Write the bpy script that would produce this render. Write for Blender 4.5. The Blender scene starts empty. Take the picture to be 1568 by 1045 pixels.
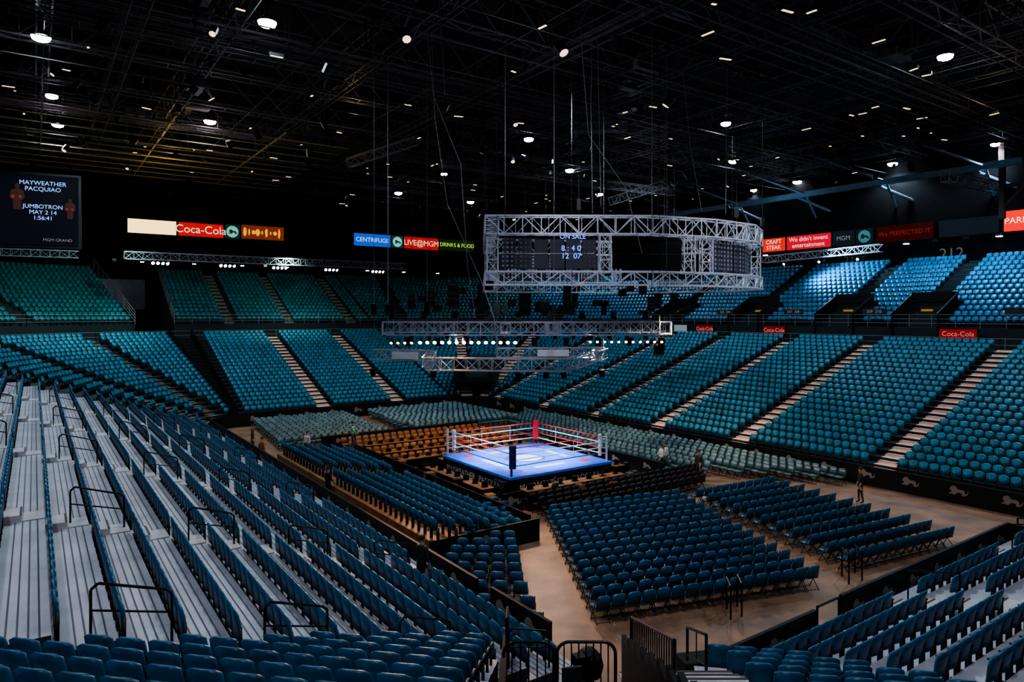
import bpy, math, random
import numpy as np
from mathutils import Vector, Matrix
random.seed(3)
rad=math.radians
TH=rad(35); CX,CY=0.75,38.1
cu,su=math.cos(TH),math.sin(TH)
def W(a,b): return (CX+a*cu-b*su, CY+a*su+b*cu)
def P(a,b,z): x,y=W(a,b); return Vector((x,y,z))
U=Vector((cu,su,0)); V=Vector((-su,cu,0)); Z=Vector((0,0,1))
scene=bpy.context.scene
try:
    scene.view_settings.look='AgX - Medium High Contrast'
except Exception: pass
# ------------------------------------------------------------ materials
def mat(name,col,rough=.6,metal=0,emit=None,es=0,noise=0,nscale=2,bump=0,sample=True,spec=None):
    m=bpy.data.materials.new(name); m.use_nodes=True
    nt=m.node_tree; bs=nt.nodes['Principled BSDF']
    bs.inputs['Base Color'].default_value=(*col,1)
    bs.inputs['Roughness'].default_value=rough; bs.inputs['Metallic'].default_value=metal
    if spec is not None: bs.inputs['Specular IOR Level'].default_value=spec
    if emit:
        bs.inputs['Emission Color'].default_value=(*emit,1); bs.inputs['Emission Strength'].default_value=es
        if not sample: m.cycles.emission_sampling='NONE'
    if noise:
        tc=nt.nodes.new('ShaderNodeTexCoord')
        nz=nt.nodes.new('ShaderNodeTexNoise'); nz.inputs['Scale'].default_value=nscale; nz.inputs['Detail'].default_value=4
        nt.links.new(tc.outputs['Object'],nz.inputs['Vector'])
        mx=nt.nodes.new('ShaderNodeMix'); mx.data_type='RGBA'
        mx.inputs[6].default_value=(*[x*(1-noise) for x in col],1); mx.inputs[7].default_value=(*[min(1,x*(1+noise)) for x in col],1)
        rp=nt.nodes.new('ShaderNodeMapRange'); rp.inputs[1].default_value=.3; rp.inputs[2].default_value=.7
        nt.links.new(nz.outputs['Fac'],rp.inputs[0]); nt.links.new(rp.outputs[0],mx.inputs[0])
        nt.links.new(mx.outputs[2],bs.inputs['Base Color'])
        if bump:
            bp=nt.nodes.new('ShaderNodeBump'); bp.inputs['Strength'].default_value=bump
            nt.links.new(nz.outputs['Fac'],bp.inputs['Height']); nt.links.new(bp.outputs[0],bs.inputs['Normal'])
    return m
M={}
M['seat']=mat('teal_seat_plastic',(.003,.125,.20),.42,noise=.35,nscale=1.3)
M['seatup']=mat('teal_seat_blue_lit',(.003,.13,.27),.38,noise=.35,nscale=1.3)  # same teal seat, blue light on the upper bowl put into the colour
M['seatg']=mat('teal_seat_green_lit',(.005,.115,.135),.42,noise=.3,nscale=1.3)  # same teal seat, greenish light put into the colour
M['seatnear']=mat('teal_seat_shell',(.003,.09,.18),.36,noise=.3,nscale=3)
M['seatmetal']=mat('seat_standard_metal',(.010,.016,.022),.5,.3)
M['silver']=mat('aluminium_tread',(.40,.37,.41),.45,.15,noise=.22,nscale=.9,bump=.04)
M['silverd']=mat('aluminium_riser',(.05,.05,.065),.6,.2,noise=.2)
M['groove']=mat('plank_groove',(.09,.08,.10),.7)
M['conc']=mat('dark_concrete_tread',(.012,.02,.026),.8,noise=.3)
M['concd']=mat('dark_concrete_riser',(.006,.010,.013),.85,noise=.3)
M['aisle']=mat('aisle_step_tan_lit',(.78,.52,.42),.8,noise=.2,nscale=3)  # warm light on the aisles put into the tan colour
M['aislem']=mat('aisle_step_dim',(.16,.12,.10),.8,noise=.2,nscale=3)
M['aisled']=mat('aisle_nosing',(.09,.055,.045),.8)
M['step']=mat('grey_step',(.5,.46,.46),.6,noise=.15)
M['floor']=mat('arena_floor_concrete',(.24,.125,.072),.55,noise=.45,nscale=.8,bump=.05)
M['black']=mat('black_vinyl',(.005,.005,.006),.6,spec=.25)
M['blackm']=mat('black_powder_metal',(.010,.010,.012),.4,.5)
M['wall']=mat('black_wall_paint',(.004,.004,.005),.95,noise=.3,spec=.1)
M['wallp']=mat('concourse_wall',(.06,.05,.07),.9,noise=.2)
M['truss']=mat('lit_aluminium_truss',(.60,.60,.66),.45,.2)  # aluminium lightened in colour so the bright trusses read as lit
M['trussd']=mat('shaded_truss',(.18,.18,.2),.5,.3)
M['steel']=mat('roof_steel',(.085,.082,.085),.6,.2,noise=.3)
M['steelb']=mat('blue_lit_beam',(.12,.22,.30),.6,.2,noise=.2)  # blue light on the roof steel put into its colour
M['roof']=mat('roof_deck',(.010,.010,.012),.9,noise=.4,nscale=.3)
M['lion']=mat('emblem_grey',(.20,.17,.155),.8)
M['letter']=mat('lettering_white',(.5,.44,.40),.7)
M['lamp']=mat('lamp_glass',(1,1,1),.3,emit=(.80,.87,1),es=70,sample=False)
M['lampv']=mat('lamp_glass_violet',(1,1,1),.3,emit=(.9,.74,1),es=45,sample=False)
M['warm']=mat('warm_fixture_glow',(1,.9,.7),.4,emit=(1,.74,.48),es=1.8,sample=False)
M['star']=mat('small_lamp_glow',(1,1,1),.4,emit=(.75,.92,1),es=20,sample=False)
M['canvas']=mat('ring_canvas',(.035,.13,.75),.7,noise=.15)
M['white']=mat('white_vinyl',(.8,.8,.82),.5)
M['red']=mat('red_vinyl',(.75,.012,.01),.45)
M['blue']=mat('navy_vinyl',(.01,.02,.12),.45)
M['brown']=mat('brown_chair',(.22,.09,.025),.6,noise=.3)
M['pale']=mat('pale_teal_chair',(.075,.15,.165),.33,noise=.45,nscale=1.5)
M['blackch']=mat('black_chair_pad',(.012,.009,.009),.5)
M['yellow']=mat('yellow_door',(.9,.45,.02),.6)
def em(name,col,s): return mat(name,(.001,.001,.001),.8,emit=col,es=s,sample=False,spec=.05)
# ------------------------------------------------------------ mesh builder
class MB:
    def __init__(s): s.v=[];s.f=[];s.m=[]
    def add(s,vs,fs,m=0):
        o=len(s.v); s.v.extend([tuple(x) for x in vs])
        for f in fs: s.f.append(tuple(i+o for i in f)); s.m.append(m)
    def box(s,c,size,m=0,rot=0.0,tilt=None):
        hx,hy,hz=size[0]/2,size[1]/2,size[2]/2
        R=Matrix.Rotation(rot,3,'Z')
        if tilt: R=R@Matrix.Rotation(tilt,3,'X')
        c=Vector(c)
        vs=[c+R@Vector((x*hx,y*hy,z*hz)) for x,y,z in [(-1,-1,-1),(1,-1,-1),(1,1,-1),(-1,1,-1),(-1,-1,1),(1,-1,1),(1,1,1),(-1,1,1)]]
        s.add(vs,[(0,3,2,1),(4,5,6,7),(0,1,5,4),(1,2,6,5),(2,3,7,6),(3,0,4,7)],m)
    def quad(s,a,b,c,d,m=0): s.add([a,b,c,d],[(0,1,2,3)],m)
    def tube(s,p,q,r,m=0,n=4,caps=False):
        p=Vector(p);q=Vector(q);d=(q-p)
        if d.length<1e-5: return
        d.normalize(); up=Z if abs(d.z)<.95 else Vector((1,0,0))
        x=d.cross(up).normalized(); y=d.cross(x)
        vs=[]
        for e in (p,q):
            for i in range(n):
                t=2*math.pi*(i+.5)/n; vs.append(e+x*(r*math.cos(t))+y*(r*math.sin(t)))
        fs=[(i,(i+1)%n,n+(i+1)%n,n+i) for i in range(n)]
        if caps: fs+= [tuple(range(n)),tuple(range(2*n-1,n-1,-1))]
        s.add(vs,fs,m)
    def poly(s,pts,r,m=0,n=6):
        for a,b in zip(pts,pts[1:]): s.tube(a,b,r,m,n,True)
    def truss(s,p,q,w,h,r=.03,m=0,step=None,rd=None):
        p=Vector(p);q=Vector(q);d=q-p;L=d.length;d.normalize()
        up=Z if abs(d.z)<.9 else Vector((1,0,0))
        x=d.cross(up).normalized(); y=x.cross(d).normalized()
        rd=rd or r*.6; step=step or h
        cs=[x*w/2+y*h/2,x*-w/2+y*h/2,x*-w/2-y*h/2,x*w/2-y*h/2]
        for c in cs: s.tube(p+c,q+c,r,m)
        n=max(1,round(L/step))
        for i in range(n):
            a=p+d*(L*i/n); b=p+d*(L*(i+1)/n)
            for k in range(4):
                c0,c1=cs[k],cs[(k+1)%4]
                if i%2: c0,c1=c1,c0
                s.tube(a+c0,b+c1,rd,m)
                s.tube(a+cs[k],a+cs[(k+1)%4],rd,m)
    def lathe(s,c,prof,n=12,m=0):
        c=Vector(c);vs=[];fs=[]
        for (r,z) in prof:
            for i in range(n):
                t=2*math.pi*i/n; vs.append(c+Vector((r*math.cos(t),r*math.sin(t),z)))
        for j in range(len(prof)-1):
            for i in range(n):
                fs.append((j*n+i,j*n+(i+1)%n,(j+1)*n+(i+1)%n,(j+1)*n+i))
        s.add(vs,fs,m)
    def obj(s,name,mats,parent=None,smooth=False,bevel=0):
        me=bpy.data.meshes.new(name); me.from_pydata(s.v,[],s.f)
        for x in mats: me.materials.append(M[x] if isinstance(x,str) else x)
        me.polygons.foreach_set('material_index',s.m)
        if smooth: me.polygons.foreach_set('use_smooth',[True]*len(s.f))
        me.update()
        o=bpy.data.objects.new(name,me); scene.collection.objects.link(o)
        if parent: o.parent=parent
        if bevel:
            b=o.modifiers.new('Bevel','BEVEL'); b.width=bevel; b.segments=2
        return o
def empty(name,loc=(0,0,0)):
    e=bpy.data.objects.new(name,None); scene.collection.objects.link(e); return e
def text(name,body,loc,xd,nrm_up,size,m,parent=None,align='CENTER',ext=.0):
    cu_=bpy.data.curves.new(name,'FONT'); cu_.body=body; cu_.size=size; cu_.align_x=align; cu_.align_y='CENTER'; cu_.extrude=ext
    cu_.materials.append(M[m] if isinstance(m,str) else m)
    o=bpy.data.objects.new(name,cu_); scene.collection.objects.link(o)
    x=Vector(xd).normalized(); y=Vector(nrm_up).normalized(); n=x.cross(y)
    R=Matrix((x,y,n)).transposed().to_4x4(); R.translation=Vector(loc)
    o.matrix_world=R
    if parent: o.parent=parent
    return o
# ------------------------------------------------------------ scatter
def scatter(name,tpl,T,mats,parent=None,smooth=False):
    v,f,m=tpl; T=np.array(T,dtype=float); n=len(T); nv=len(v)
    c=np.cos(T[:,3])[:,None]; s=np.sin(T[:,3])[:,None]
    X=v[:,0][None]*c-v[:,1][None]*s+T[:,0:1]; Y=v[:,0][None]*s+v[:,1][None]*c+T[:,1:2]; ZZ=v[:,2][None]+T[:,2:3]
    co=np.stack([X,Y,ZZ],-1).reshape(-1)
    flat=np.concatenate([np.array(q) for q in f]); tot=np.array([len(q) for q in f])
    idx=(flat[None]+(np.arange(n)*nv)[:,None]).ravel().astype(np.int32)
    tots=np.tile(tot,n); starts=np.concatenate([[0],np.cumsum(tots)[:-1]]).astype(np.int32)
    me=bpy.data.meshes.new(name)
    me.vertices.add(n*nv); me.vertices.foreach_set('co',co)
    me.loops.add(len(idx)); me.loops.foreach_set('vertex_index',idx)
    me.polygons.add(len(tots)); me.polygons.foreach_set('loop_start',starts)
    me.polygons.foreach_set('material_index',np.tile(np.array(m),n).astype(np.int32))
    for x in mats: me.materials.append(M[x])
    me.update(calc_edges=True); me.validate()
    o=bpy.data.objects.new(name,me); scene.collection.objects.link(o)
    if parent: o.parent=parent
    return o
def shell(mb,nx,nz,w,z0,z1,yb,curve,recl,th,drop,m):
    fr=[];bk=[]
    for j in range(nz+1):
        for i in range(nx+1):
            x=-1+2*i/nx; t=j/nz
            z=z0+(z1-z0)*t-(drop*x**4 if j==nz else 0)
            ww=w/2*(1-.06*t*t)
            y=yb+curve*x*x-recl*t
            fr.append((x*ww,y,z)); bk.append((x*ww,y-th,z))
    N=len(fr); vs=fr+bk; fs=[]; q=nx+1
    for j in range(nz):
        for i in range(nx):
            a=j*q+i
            fs.append((a+1,a,a+q,a+q+1)); fs.append((N+a,N+a+1,N+a+q+1,N+a+q))
    for i in range(nx):
        fs.append((i,i+1,N+i+1,N+i)); a=nz*q+i; fs.append((a+1,a,N+a,N+a+1))
    for j in range(nz):
        a=j*q; fs.append((a+q,a,N+a,N+a+q)); a=j*q+nx; fs.append((a,a+q,N+a+q,N+a))
    mb.add(vs,fs,m)
def tpl(mb): return (np.array([tuple(x) for x in mb.v]),mb.f,mb.m)
def seat_tpl(hi):
    mb=MB()
    shell(mb,6 if hi else 3,3 if hi else 1,.46,.36,.86,-.16,.05,.09,.04,.05,0)
    shell(mb,4 if hi else 2,2 if hi else 1,.40,.40,.74,-.09,-.02,.03,.05,.05,0)
    mb.box((.245,-.14,.24),(.03,.12,.48),1); mb.box((.245,-.10,.58),(.04,.26,.03),1); mb.box((.245,-.18,.53),(.03,.05,.12),1)
    if hi: mb.box((.245,-.12,.015),(.06,.2,.03),1)
    return tpl(mb)
def fold_tpl():
    mb=MB()
    shell(mb,5,2,.46,.34,.84,-.20,.02,.03,.035,.05,0)
    shell(mb,3,1,.42,.38,.70,-.165,.0,.01,.035,.03,0)
    mb.box((.245,-.20,.3),(.03,.06,.6),1); mb.box((0,-.2,.2),(.5,.04,.05),1)
    return tpl(mb)
def chair_tpl():
    mb=MB()
    shell(mb,4,2,.46,.48,.86,-.19,.035,.07,.045,.05,0)
    mb.box((0,.02,.44),(.44,.42,.07),0)
    for x in (-.22,.22):
        mb.tube((x,-.24,.84),(x,.20,0),.014,1); mb.tube((x,.16,.44),(x,-.24,0),.014,1)
    mb.tube((-.22,.2,.03),(.22,.2,.03),.012,1); mb.tube((-.22,-.22,.05),(.22,-.22,.05),.012,1)
    return tpl(mb)
SEAT_LO,SEAT_HI,FOLD,CHAIR=seat_tpl(False),seat_tpl(True),fold_tpl(),chair_tpl()
# ------------------------------------------------------------ bowl
AL,AR,BF,BN=-11.7,14.6,28.0,-20.5; R0=3.0
def arc(ca,cb,a0,a1,n=14):
    out=[]
    for i in range(n+1):
        t=rad(a0+(a1-a0)*i/n); out.append((ca+R0*math.cos(t),cb+R0*math.sin(t),math.cos(t),math.sin(t)))
    return out
def strip(mb,path,rows,z0,tread,rise,d0,mt,mr,front=0.0):
    for k in range(rows):
        z=z0+k*rise; d=d0+k*tread; zb=z-rise if k else front
        for p,q in zip(path,path[1:]):
            A0=P(p[0]+p[2]*d,p[1]+p[3]*d,z); B0=P(q[0]+q[2]*d,q[1]+q[3]*d,z)
            A1=P(p[0]+p[2]*(d+tread),p[1]+p[3]*(d+tread),z); B1=P(q[0]+q[2]*(d+tread),q[1]+q[3]*(d+tread),z)
            mb.quad(A0,B0,B1,A1,mt)
            mb.quad(Vector((A0.x,A0.y,zb)),Vector((B0.x,B0.y,zb)),B0,A0,mr)
def endcap(mb,p,rows,z0,tread,rise,d0,m,zb=0):
    for k in range(rows):
        d=d0+k*tread; z=z0+k*rise
        A=P(p[0]+p[2]*d,p[1]+p[3]*d,zb);B=P(p[0]+p[2]*(d+tread),p[1]+p[3]*(d+tread),zb)
        mb.quad(A,B,Vector((B.x,B.y,z)),Vector((A.x,A.y,z)),m)
def steps(mb,p,n_,rows,z0,tread,rise,d0,m=0,m2=1,w=1.15):
    ang=TH+math.atan2(n_[1],n_[0])
    for k in range(rows):
        d=d0+k*tread; z=z0+k*rise
        c=P(p[0]+n_[0]*(d+tread*.25),p[1]+n_[1]*(d+tread*.25),z+.012); mb.box(c,(tread*.5,w,.02),m,ang)
        c=P(p[0]+n_[0]*(d+tread*.75),p[1]+n_[1]*(d+tread*.75),z+rise*.25); mb.box(c,(tread*.5,w,rise*.5),m,ang)
        c=P(p[0]+n_[0]*(d+tread*.52),p[1]+n_[1]*(d+tread*.52),z+rise*.5+.006); mb.box(c,(.04,w,.02),m2,ang)
        c=P(p[0]+n_[0]*(d+.03),p[1]+n_[1]*(d+.03),z-rise*.25); mb.box(c,(.05,w,rise*.48),m,ang)
def seats_straight(n_,base,t0,t1,aisles,rows,z0,tread,rise,d0,skip=None,pitch=.51,g=.72):
    out=[]; al=math.atan2(n_[1],n_[0]); ang=al+rad(125)
    for k in range(rows):
        d=d0+k*tread+tread-.28; z=z0+k*rise
        n=int((t1-t0)/pitch)
        for i in range(n):
            t=t0+(i+.5)*pitch
            if any(abs(t-x)<g for x in aisles): continue
            if n_[0]: a,b=base+n_[0]*d,t
            else: a,b=t,base+n_[1]*d
            if skip and skip(a,b,k): continue
            x,y=W(a,b); out.append((x,y,z,ang))
    return out
def seats_arc(ca,cb,a0,a1,aisles,rows,z0,tread,rise,d0,pitch=.51,skip=None):
    out=[]
    for k in range(rows):
        d=d0+k*tread+tread-.28; R=R0+d; z=z0+k*rise
        L=R*rad(abs(a1-a0)); n=int(L/pitch)
        for i in range(n):
            t=a0+(a1-a0)*(i+.5)/max(n,1)
            if any(abs(t-x)*math.pi/180*R<.75 for x in aisles): continue
            if skip and skip(t,k): continue
            x,y=W(ca+R*math.cos(rad(t)),cb+R*math.sin(rad(t)))
            out.append((x,y,z,rad(t)+rad(125)))
    return out
RL,ZL,TL,KL=22,.7,.8,.2825
RB,TB,KB=20,.88,.31
RU,ZU,TU,KU,DU=14,8.2,.84,.425,19.6
right=[(AR,BF-R0,1,0),(AR,-26,1,0)]
far=[(AL+R0,BF,0,1),(AR-R0,BF,0,1)]
c1=arc(AL+R0,BF-R0,180,90); c2=arc(AR-R0,BF-R0,90,0)
left=[(AL,-18.5,-1,0),(AL,BF-R0,-1,0)]
near=[(12,BN,0,-1),(-8.9,BN,0,-1)]
allfar=c1+far+c2+right
def flatstrip(mb,path,d0,d1,z,m):
    for p,q in zip(path,path[1:]):
        mb.quad(P(p[0]+p[2]*d0,p[1]+p[3]*d0,z),P(q[0]+q[2]*d0,q[1]+q[3]*d0,z),P(q[0]+q[2]*d1,q[1]+q[3]*d1,z),P(p[0]+p[2]*d1,p[1]+p[3]*d1,z),m)
mb=MB(); strip(mb,allfar,RL,ZL,TL,KL,0,0,1)
ZR=ZL+(RL-1)*KL
flatstrip(mb,left+allfar,RL*TL,DU,ZR+.02,0)
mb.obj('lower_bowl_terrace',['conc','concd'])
mb=MB(); strip(mb,near,14,ZL,TB,KB,0,0,1)
endcap(mb,near[1],14,ZL,TB,KB,0,1); endcap(mb,near[0],14,ZL,TB,KB,0,1)
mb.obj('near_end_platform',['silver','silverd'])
mb=MB(); strip(mb,left,RB,ZL,TB,KB,0,0,1); endcap(mb,left[0],RB,ZL,TB,KB,0,1)
for k in range(RB):
    for s_ in (.14,.28,.42,.56):
        d=k*TB+s_; A=P(AL-d,-18.5,ZL+k*KB+.004); B=P(AL-d,25,ZL+k*KB+.004)
        mb.quad(A-U*.014,B-U*.014,B+U*.014,A+U*.014,2)
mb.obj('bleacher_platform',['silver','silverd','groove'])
AR_B=[-20,-12,-2.7,4.5,11.3,18.3]; FA=[-1.2,6,12.2]; C2A=[62,35,10]; C1A=[170,145,118]
LB=[-11,-2,7,16]
NA=[-2.2,5.2]
mb=MB()
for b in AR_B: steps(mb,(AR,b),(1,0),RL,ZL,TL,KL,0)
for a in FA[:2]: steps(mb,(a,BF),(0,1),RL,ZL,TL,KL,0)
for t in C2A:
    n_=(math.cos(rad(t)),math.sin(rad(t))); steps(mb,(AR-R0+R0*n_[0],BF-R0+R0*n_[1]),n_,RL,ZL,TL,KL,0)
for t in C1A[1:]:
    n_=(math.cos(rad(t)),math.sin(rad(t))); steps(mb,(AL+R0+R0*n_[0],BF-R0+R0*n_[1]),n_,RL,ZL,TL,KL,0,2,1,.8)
mb.obj('lower_aisle_stairs',['aisle','aisled','aislem'])
mb=MB()
for b in LB: steps(mb,(AL,b),(-1,0),RB,ZL,TB,KB,0,0,1,.8)
for a in NA: steps(mb,(a,BN),(0,-1),14,ZL,TB,KB,0,0,1)
mb.obj('bleacher_aisle_stairs',['step','aisled'])
S=seats_straight((1,0),AR,-25.5,BF-R0,AR_B,RL,ZL,TL,KL,0)
S+=seats_arc(AR-R0,BF-R0,0,90,C2A,RL,ZL,TL,KL,0,skip=lambda t,k:(43<t<56 and k<10))
S+=seats_straight((0,1),BF,AL+R0+.6,AR-R0,FA,RL,ZL,TL,KL,0)
S+=seats_arc(AL+R0,BF-R0,98,180,C1A,RL,ZL,TL,KL,0)
scatter('lower_bowl_seats',SEAT_LO,S,['seat','seatmetal'])
S=seats_straight((-1,0),AL,-18.4,BF-R0,LB,RB,ZL,TB,KB,0,g=.5)
scatter('bleacher_seats',FOLD,S,['seatnear','seatmetal'])
S=seats_straight((0,-1),BN,-8.5,12,NA,14,ZL,TB,KB,0)
scatter('near_end_seats',SEAT_HI,S,['seatnear','seatmetal'])
mb=MB(); cc=(AL+R0,BF-R0)
for t in (91.5,97.5):
    n_=(math.cos(rad(t)),math.sin(rad(t)))
    for k in range(RL):
        r=R0+k*TL; z=ZL+k*KL
        mb.box(P(cc[0]+n_[0]*(r+TL/2),cc[1]+n_[1]*(r+TL/2),z+.5),(TL,.12,1.0),0,TH+rad(t))
n_=(math.cos(rad(94.5)),math.sin(rad(94.5)))
for k in range(RL):
    r=R0+k*TL; mb.box(P(cc[0]+n_[0]*(r+TL/2),cc[1]+n_[1]*(r+TL/2),ZL+k*KL+.05),(TL,.3+r*.095,.12),0,TH+rad(94.5))
mb.obj('corner_stair_parapet',['black'])
up_r=c2+right; up_far=[(-10.5,BF,0,1),(AR-R0,BF,0,1)]; up_c1=arc(AL+R0,BF-R0,180,104,12)
mb=MB()
for pth in (up_far+up_r,up_c1): strip(mb,pth,RU,ZU,TU,KU,DU,0,1,front=6.3)
endcap(mb,up_far[0],RU,ZU,TU,KU,DU,1,6); endcap(mb,up_c1[-1],RU,ZU,TU,KU,DU,1,6)
DT=DU+RU*TU; ZT=ZU+(RU-1)*KU
flatstrip(mb,up_far+up_r,DT,DT+6,ZT+.02,0); flatstrip(mb,up_c1,DT,DT+6,ZT+.02,0)
flatstrip(mb,left+c1,RL*TL,DT+6,ZR,0)
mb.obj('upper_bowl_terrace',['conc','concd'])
UB=[-16,-5,1.6,10.8,21]; UF=[-5,1.5,9]; UC=[80,55,30]; UC1=[165,150,128]
VOM=UB
S=seats_straight((1,0),AR,-25.5,BF-R0,UB,RU,ZU,TU,KU,DU,skip=lambda a,b,k:k<4 and any(abs(b-v)<1.9 for v in VOM))
S+=seats_arc(AR-R0,BF-R0,0,40,UC,RU,ZU,TU,KU,DU)
scatter('upper_bowl_seats',SEAT_LO,S,['seatup','seatmetal'])
S=seats_straight((0,1),BF,-10.2,AR-R0,UF,RU,ZU,TU,KU,DU)+seats_arc(AL+R0,BF-R0,104.5,180,UC1,RU,ZU,TU,KU,DU)+seats_arc(AR-R0,BF-R0,40,90,UC,RU,ZU,TU,KU,DU)
scatter('upper_end_seats',SEAT_LO,S,['seatg','seatmetal'])
mb=MB()
for b in UB: steps(mb,(AR,b),(1,0),RU-4,ZU+4*KU,TU,KU,DU+4*TU,2,1,1.2)
for a in UF: steps(mb,(a,BF),(0,1),RU,ZU,TU,KU,DU,0,1,1.0)
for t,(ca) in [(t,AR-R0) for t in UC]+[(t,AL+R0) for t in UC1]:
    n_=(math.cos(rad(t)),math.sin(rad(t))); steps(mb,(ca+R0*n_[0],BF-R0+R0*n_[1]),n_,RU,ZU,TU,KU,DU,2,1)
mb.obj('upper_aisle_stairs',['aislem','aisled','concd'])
mb=MB()
def rail_path(pts,h=1.0,step=1.6,bars=3):
    for p,q in zip(pts,pts[1:]):
        L=(q-p).length; n=max(1,int(L/step))
        for j in range(bars): mb.tube(p+Z*(h*(j+1)/bars),q+Z*(h*(j+1)/bars),.025,0)
        for i in range(n+1): c=p+(q-p)*(i/n); mb.tube(c,c+Z*h,.025,0)
for pth in (up_far+up_r,up_c1):
    rail_path([P(p[0]+p[2]*(DU-.05),p[1]+p[3]*(DU-.05),ZU) for p in pth])
for p in (up_far[0],up_c1[-1]):
    rail_path([P(p[0]+p[2]*(DU+k*TU),p[1]+p[3]*(DU+k*TU),ZU+k*KU) for k in (0,RU)],h=1.3,bars=4)
rail_path([P(p[0]+p[2]*(RL*TL+.2),p[1]+p[3]*(RL*TL+.2),ZR) for p in c1[3:]+far+c2+right],h=.9,bars=2,step=2)
mb.obj('concourse_railing',[mat('galvanised_rail',(.28,.28,.3),.4,.4)])
for v in VOM:
    mb=MB()
    for sgn in (-1,1):
        b=v+sgn*1.7
        mb.add([P(AR+DU-.2,b,6.6),P(AR+DU+3.4,b,6.6),P(AR+DU+3.4,b,ZU+4*KU+1),P(AR+DU-.2,b,ZU+1)],[(0,1,2,3)],0)
        mb.tube(P(AR+DU-.2,b,ZU+1.05),P(AR+DU+3.4,b,ZU+4*KU+1.05),.05,2)
    mb.box(P(AR+DU+3.45,v,8.0),(.15,3.4,4.6),0,TH); mb.box(P(AR+DU+3.3,v,ZU+4*KU+.8),(.2,3.4,.7),0,TH)
    mb.box(P(AR+DU+1.7,v,6.62),(3.8,3.4,.05),0,TH)
    mb.box(P(AR+DU+3.2,v+.5,8.9),(.06,.9,1.5),1,TH)
    for i in range(6): mb.box(P(AR+DU+.5+i*.45,v-.9,6.9+i*.3),(.45,1.3,.08),3,TH)
    mb.obj('vomitory_portal',['black','yellow','blackm','aisled'])
mb=MB()
n_=(math.cos(rad(50)),math.sin(rad(50))); t_=(-n_[1],n_[0]); cc=(AR-R0,BF-R0); ang=TH+rad(50)
def CP(r,t,z): return P(cc[0]+n_[0]*r+t_[0]*t,cc[1]+n_[1]*r+t_[1]*t,z)
for t in (-1.9,1.9): mb.box(CP(R0+4.3,t,2.3),(9.2,.2,4.6),0,ang)
mb.box(CP(R0+8.8,0,3.4),(.3,3.9,2.6),1,ang); mb.box(CP(R0+4.5,0,2.9),(8.6,3.6,.15),0,ang)
mb.box(CP(R0-.2,0,2.7),(.15,3.9,.5),0,ang)
mb.obj('tunnel_entrance',['black','wallp'])
# ------------------------------------------------------------ barriers with emblems
LION=[(-.5,0),(-.52,.08),(-.38,.12),(-.34,.24),(-.46,.30),(-.44,.42),(-.34,.56),(-.18,.62),(-.04,.55),(.03,.42),(.2,.40),(.38,.42),(.48,.30),(.5,.14),(.62,.20),(.68,.36),(.72,.34),(.66,.12),(.5,.0),(.28,.0),(.34,.12),(.2,.2),(-.02,.14),(-.04,.06),(-.16,0),(-.3,0),(-.26,.07),(-.38,.0)]
def lion(mb,c,xd,s,m,nrm):
    xd=Vector(xd);c=Vector(c)+Vector(nrm)*.02
    mb.add([c+xd*(x*s)+Z*(y*s) for x,y in LION],[tuple(range(len(LION)))],m)
def barrier(mb,pts,h=1.05,z0=0,every=2.2,ls=.7):
    for p,q in zip(pts,pts[1:]):
        p=Vector(p);q=Vector(q);d=q-p;L=d.length;d.normalize();n=Vector((-d.y,d.x,0))
        ang=math.atan2(d.y,d.x)
        mb.box((p+q)/2+Z*(z0+h/2),(L,.1,h),0,ang)
        k=int(L/every)
        if L>1.0:
            k=max(k,1)
            for i in range(k):
                c=p+d*(L*(i+.5)/k)+Z*(z0+h*.42)
                lion(mb,c+n*.05,-d,ls,1,n); lion(mb,c-n*.05,d,ls,1,-n)
mb=MB()
pp=[P(p[0]-p[2]*.3,p[1]-p[3]*.3,0) for p in c1[2:]+far+c2+right]
barrier(mb,pp)
mb.obj('dasher_barrier',['black','lion'])
mb=MB(); barrier(mb,[P(AL+.25,-16.8,0),P(AL+.25,-14.0,0)],h=1.2,every=1.3,ls=.85); barrier(mb,[P(AL+.25,-13.2,0),P(AL+.25,BF-3,0)],h=1.2,ls=.8)
mb.obj('bleacher_barrier',['black','lion'])
mb=MB(); barrier(mb,[P(-3.6,BN+.3,0),P(8.2,BN+.3,0)],h=1.2,every=1.6); barrier(mb,[P(-8.6,BN+.3,0),P(-4.9,BN+.3,0)],h=1.1,every=9); barrier(mb,[P(8.2,BN+.3,0),P(8.2,BN-4,0)],h=1.2)
mb.obj('near_end_barrier',['black','lion'])
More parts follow.
